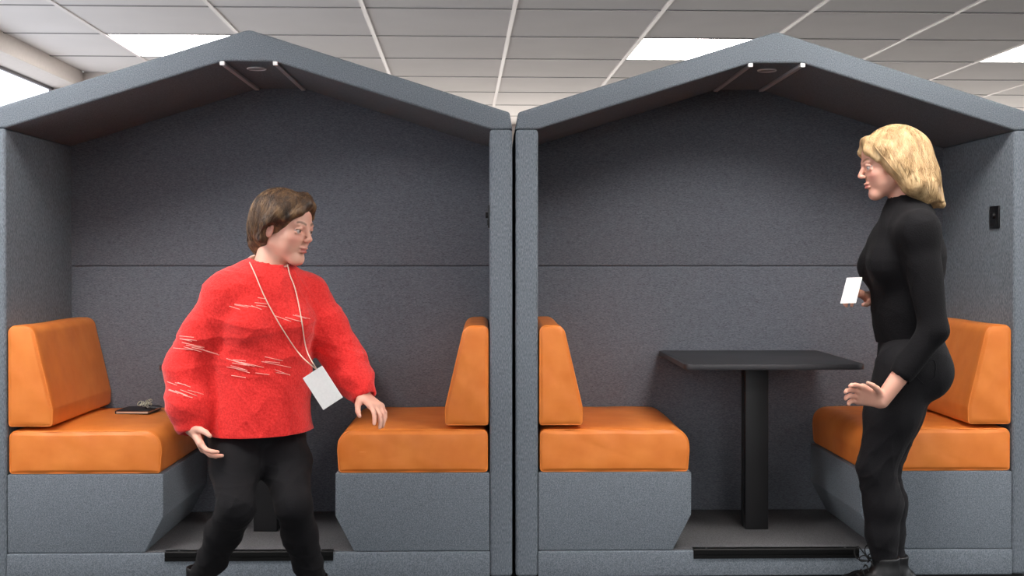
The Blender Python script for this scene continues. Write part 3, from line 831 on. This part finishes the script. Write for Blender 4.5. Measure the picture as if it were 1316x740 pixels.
# ---------------- person in red (turned to the camera, walking right)
Z1 = 3.86
def q1(px, py, dz=0): return at(px, py, Z1+dz)
org1 = q1(335, 500); org1[2] = 0
p1 = empty('person', org1); tag(p1, 'brown-haired person in a red sweater and black trousers, striding past the left booth', 'person')
Fr = nz(np.array([.45, -.89, 0])); Lr = np.cross(UP, Fr)
gF = nz(np.array([.86, -.46, -.14])); gU = nz(UP+np.array([.10, 0, 0])); gU = nz(gU-gF*(gU@gF)); gL = np.cross(gU, gF)
hc1 = q1(366, 293)
sR1, sL1 = q1(291, 381, -.075), q1(396, 379, .075)
eR1, wR1 = q1(247, 470, -.07), q1(247, 550, -.13)
eL1, wL1 = q1(440, 458, .07), q1(466, 507, -.01)
pel1, wai1, che1, nkb1 = q1(332, 535), q1(333, 470), q1(338, 398), q1(344, 352)
hpR, hpL = q1(306, 548, -.035), q1(362, 548, .035)
knR1, anR1 = q1(304, 652, -.22), q1(258, 752, -.02)
knL1, anL1 = q1(378, 650, -.17), q1(405, 762, .03)
f = Field(*bounds([hc1, sR1, sL1, eR1, q1(250, 600, -.2), eL1, q1(500, 540, -.08), anR1, anL1, knR1], .16), .003)
f.rc(nkb1-UP*.01, hc1-gF*.030-gU*.075, .054, .050, .03)
f.rc(pel1-Fr*.01+UP*.03, wai1, .115, .110, .04, flat=(Fr, 1.5)); f.rc(wai1, che1, .115, .13, .04, flat=(Fr, 1.45)); f.rc(sL1-UP*.01, sR1-UP*.01, .045, .045, .05)
for a, e, w in ((sL1, eL1, wL1), (sR1, eR1, wR1)):
    f.rc(a, e, .043, .035, .02); f.chain([e, e+(w-e)*.3, w], [.035, .036, .024], .012)
for hp, kn, an, dd in ((hpL, knL1, anL1, Fr), (hpR, knR1, anR1, Fr)):
    f.rc(hp-Fr*.04+UP*.02, kn-Fr*.01, .060, .042, .03); f.chain([kn-Fr*.01, kn+(an-kn)*.3-Fr*.01, an], [.042, .042, .031], .02); foot_field(f, an, dd, an[2]-.022, -.004)
dR = q1(266, 586, -.18)-wR1; dL = q1(492, 529, -.08)-wL1
hand_field(f, wR1, dR, -rgt*-1, -fwd+rgt*.3, (14, 24, 16), .9)
hand_field(f, wL1, dL, -UP-rgt*.3, -fwd+UP*.2, (16, 24, 16), .9)
P1 = head_field(f, hc1, gF, gU, .98)
X, Fc = f.mesh(1)
np_mesh('body', X, Fc, M_skin, p1, org1, head_tint(X, P1, .98, np.array(lin((92, 68, 50))[:3])))
eyes(P1, gF, gU, .98, M_eye1, p1, org1)
# sweater, loose with wide sleeves
f = Field(*bounds([sL1, sR1, eR1, wR1, eL1, wL1, pel1, nkb1+UP*.05], .15), .0038)
f.rc(pel1-UP*.16+Fr*.02, wai1, .172, .160, .05, flat=(Fr, 1.02)); f.rc(wai1, che1, .160, .168, .05, flat=(Fr, 1.30))
f.rc(che1, nkb1-UP*.035, .160, .085, .05, flat=(Fr, 1.3))
for sg in (-1, 1): f.ell(che1+Fr*.085+Lr*sg*.068-UP*.045, [.066, .066, .066], [Fr, Lr, UP], .05)
f.rc(sL1, sR1, .066, .066, .05); f.rc(nkb1-UP*.03, nkb1-UP*.002, .080, .068, .02)
f.chain([sR1, sR1+(eR1-sR1)*.55-rgt*.006, eR1-rgt*.004, eR1+(wR1-eR1)*.65-rgt*.004, wR1-(wR1-eR1)*.06], [.072, .076, .078, .070, .046], .03)
f.chain([sL1, sL1+(eL1-sL1)*.55, eL1, eL1+(wL1-eL1)*.6, wL1-(wL1-eL1)*.02], [.070, .070, .068, .060, .042], .03)
for e, w in ((eR1, wR1), (eL1, wL1)): f.rc(w-(w-e)*.03, w+nz(w-e)*.08, .033, .036, .004, True)
f.rc(nkb1+UP*.012, nkb1+UP*.11+gF*.02, .058, .062, .006, True)
f.cut(q1(333, 585, -.1), -UP)
X, Fc = f.mesh(1)
X = folds(X, Fc, .013, 30, 21)
X = folds(X, Fc, .005, 75, 3)
hem = q1(333, 559, -.1)[2]
KR = vnormals(X, Fc)
so1 = np_mesh('sweater', X, Fc, M_red, p1, org1)
bm = bmesh.new(); bm.from_mesh(so1.data)
bmesh.ops.bisect_plane(bm, geom=bm.verts[:]+bm.edges[:]+bm.faces[:], plane_co=(0, 0, hem), plane_no=(.03, 0, -1), clear_outer=True)
bmesh.ops.holes_fill(bm, edges=[e_ for e_ in bm.edges if e_.is_boundary], sides=0); bm.to_mesh(so1.data); bm.free()
kd1 = kdtree.KDTree(len(X)); [kd1.insert(Vector(x), i) for i, x in enumerate(X)]; kd1.balance()
# thin pale tubes on the wool, modelling the blurred sparkle of sequins
from mathutils.bvhtree import BVHTree
bvh1 = BVHTree.FromPolygons([tuple(x) for x in X], [tuple(int(i) for i in q) for q in Fc])
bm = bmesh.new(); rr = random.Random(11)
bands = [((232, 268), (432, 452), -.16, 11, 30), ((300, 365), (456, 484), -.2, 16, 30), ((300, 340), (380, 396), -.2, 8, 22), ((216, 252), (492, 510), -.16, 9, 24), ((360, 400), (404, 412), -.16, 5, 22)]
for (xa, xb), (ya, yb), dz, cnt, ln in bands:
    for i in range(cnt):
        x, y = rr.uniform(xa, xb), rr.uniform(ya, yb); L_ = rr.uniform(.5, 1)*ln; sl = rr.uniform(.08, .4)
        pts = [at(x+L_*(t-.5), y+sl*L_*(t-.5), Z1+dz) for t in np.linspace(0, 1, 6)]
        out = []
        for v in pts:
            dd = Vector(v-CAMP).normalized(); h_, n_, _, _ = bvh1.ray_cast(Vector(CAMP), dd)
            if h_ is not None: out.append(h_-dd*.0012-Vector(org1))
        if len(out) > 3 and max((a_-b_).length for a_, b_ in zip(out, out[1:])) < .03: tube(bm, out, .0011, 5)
th = from_bm('sparkle_streaks', bm, M_sparkle, so1, True); th['label'] = 'pale streaks modelled after the sparkle trails of sequins'; th['kind'] = 'stuff'
# collar
bm = bmesh.new(); cc = nkb1+UP*.034+gF*.006
for kx, rad in ((0, .062), (.006, .060)):
    tube(bm, [Vector(cc-org1+UP*kx+(Fr*math.cos(a)*1.0+Lr*math.sin(a)*1.05)*rad - UP*.020*math.cos(a)) for a in [k_*math.pi/16 for k_ in range(32)]], .006, 8, True)
from_bm('collar', bm, M_collar, p1, True)
# lanyard and card
bm = bmesh.new()
cardc = q1(414, 497, -.14)
pa_ = [q1(321, 337, -.06), q1(328, 352, -.08), q1(342, 385, -.16), q1(364, 424, -.19), q1(386, 456, -.165), cardc+upv*.055-rgt*.018]
pb_ = [q1(370, 341, -.05), q1(373, 354, -.06), q1(380, 372, -.10), q1(388, 412, -.16), q1(394, 450, -.165), cardc+upv*.055-rgt*.016]
def spl(P_, n=6):
    out = []
    for j in range(len(P_)-1):
        a0, a1, a2, a3 = P_[max(j-1, 0)], P_[j], P_[j+1], P_[min(j+2, len(P_)-1)]
        for t in np.linspace(0, 1, n+1)[:-1]: out.append(.5*((2*a1)+(-a0+a2)*t+(2*a0-5*a1+4*a2-a3)*t*t+(-a0+3*a1-3*a2+a3)*t**3))
    return out+[P_[-1]]
for P_ in (pa_, pb_):
    S_ = spl(P_); out = []
    for j, s_ in enumerate(S_):
        if j < len(S_)-6:
            dd = Vector(s_-CAMP).normalized(); h_, n_, _, _ = bvh1.ray_cast(Vector(CAMP), dd)
            if h_ is not None: s_ = np.array(h_-dd*.004)
        out.append(np.array(s_))
    for _ in range(3): out = [out[0]]+[(out[i-1]+out[i]*2+out[i+1])/4 for i in range(1, len(out)-1)]+[out[-1]]
    tube(bm, [Vector(s_-org1-fwd*.003) for s_ in out], .0019, 6)
ly = from_bm('lanyard', bm, M_collar, p1, True)
bm = bmesh.new(); box(bm, -.036, .036, -.0012, .0012, -.062, .055); bev(bm, .001, 2)
cd = from_bm('badge', bm, M_paper, ly); ca_, sa_ = math.cos(R(33)), math.sin(R(33))
uu = upv*ca_-rgt*sa_; vv = rgt*ca_+upv*sa_; ww = np.cross(uu, vv)
cd.matrix_local = Matrix(((vv[0], ww[0], uu[0], cardc[0]-org1[0]), (vv[1], ww[1], uu[1], cardc[1]-org1[1]), (vv[2], ww[2], uu[2], cardc[2]), (0, 0, 0, 1)))
# trousers
f = Field(*bounds([pel1+UP*.05, hpL, hpR, knL1, knR1, anL1, anR1], .15), .0038)
f.rc(pel1+UP*.02, pel1-UP*.03, .135, .135, .04, flat=(Fr, 1.3))
for hp, kn, an in ((hpR, knR1, anR1), (hpL, knL1, anL1)):
    f.ell(hp-Fr*.05, [.085, .082, .09], [Fr, Lr, UP], .04)
    f.chain([hp-Fr*.035, hp+(kn-hp)*.5-Fr*.02, kn], [.084, .076, .056], .03)
    f.chain([kn, kn+(an-kn)*.32-Fr*.01, kn+(an-kn)*.65, an+UP*.03], [.055, .056, .046, .040], .02)
X, Fc = f.mesh(2); X = folds(X, Fc, .006, 60, 8)
np_mesh('trousers', X, Fc, M_trou, p1, org1)
boots(p1, org1, [anR1, anL1], [Fr+np.array([.2, 0, 0]), Fr], M_shoe, False)
# hair: short, side-parted
f = Field(*bounds([hc1+gU*.14, hc1-gF*.15, hc1+gF*.12, hc1-gU*.14, hc1+gL*.12, hc1-gL*.12], .03), .003)
PG = lambda a, l, u: hc1+(gF*a+gL*l+gU*u)*.98
ax = [gF, gL, gU]
f.ell(PG(-.024, 0, .040), [.101, .083, .086], ax, .01)
f.ell(PG(-.052, 0, -.010), [.072, .078, .075], ax, .03)
for sg in (-1, 1):
    f.chain([PG(.045, sg*.03, .092), PG(.024, sg*.070, .050), PG(-.006, sg*.082, .004), PG(-.03, sg*.076, -.045)], [.020, .020, .018, .014], .02)
f.chain([PG(.035, .03, .105), PG(.074, -.005, .088), PG(.076, -.040, .062), PG(.045, -.068, .030)], [.018, .018, .015, .010], .015)
f.chain([PG(.040, .035, .102), PG(.070, .030, .080), PG(.058, .056, .045)], [.016, .014, .010], .015)
f.chain([PG(-.075, 0, -.02), PG(-.082, 0, -.065), PG(-.072, 0, -.090)], [.045, .035, .018], .03)
f.ell(PG(.090, 0, -.026), [.070, .066, .078], ax, .010, True)
for sg in (-1, 1): f.ell(PG(.012, sg*.085, -.025), [.026, .02, .035], ax, .012, True)
f.rc(hc1-gU*.30, PG(.02, 0, -.07), .05, .055, .01, True)
X, Fc = f.mesh(1); rel = X-hc1; lat = rel@gL; ba = rel@gF; hh = rel@gU
ho1 = np_mesh('hair', X, Fc, M_brown, p1, org1)
D = lambda a, l, u: nz(gF*a+gL*l+gU*u)
st_ = [D(.55, .28, .85), D(.1, .25, 1), D(-.45, .15, .9)]
for en_ in ([D(.72, -.45, .42), D(.45, -.8, .15), D(.1, -.9, -.1), D(-.35, -.75, -.45), D(-.75, -.35, -.6), D(-.8, 0, -.62)],
            [D(.7, .5, .45), D(.4, .85, .15), D(.05, .9, -.1), D(-.35, .75, -.45), D(-.75, .35, -.6)]):
    b_ = comb(X, Fc, hc1-gF*.02, st_, en_, 420, random.Random(9), .0013, gU, org1, .16)
    so_ = from_bm('strands', b_, M_brown, ho1, True); so_['kind'] = 'stuff'

# ------------------------------------------------------------------ light
w = bpy.data.worlds.new('world'); bpy.context.scene.world = w; w.use_nodes = True
nt = w.node_tree; bg = nt.nodes['Background']
tc = N(nt, 'ShaderNodeTexCoord'); sp = N(nt, 'ShaderNodeSeparateXYZ'); nt.links.new(tc.outputs['Generated'], sp.inputs[0])
wr_ = N(nt, 'ShaderNodeValToRGB'); we = wr_.color_ramp.elements
we[0].position = 0.0; we[0].color = (.02, .02, .021, 1); we[1].position = .05; we[1].color = (.92, .96, 1.0, 1)
nt.links.new(sp.outputs['Z'], wr_.inputs['Fac']); nt.links.new(wr_.outputs[0], bg.inputs['Color'])
w.node_tree.nodes['Background'].inputs['Strength'].default_value = 2.5
vs = bpy.context.scene.view_settings
vs.view_transform = 'Standard'; vs.look = 'None'; vs.exposure = 0; vs.gamma = 1; vs.use_curve_mapping = False
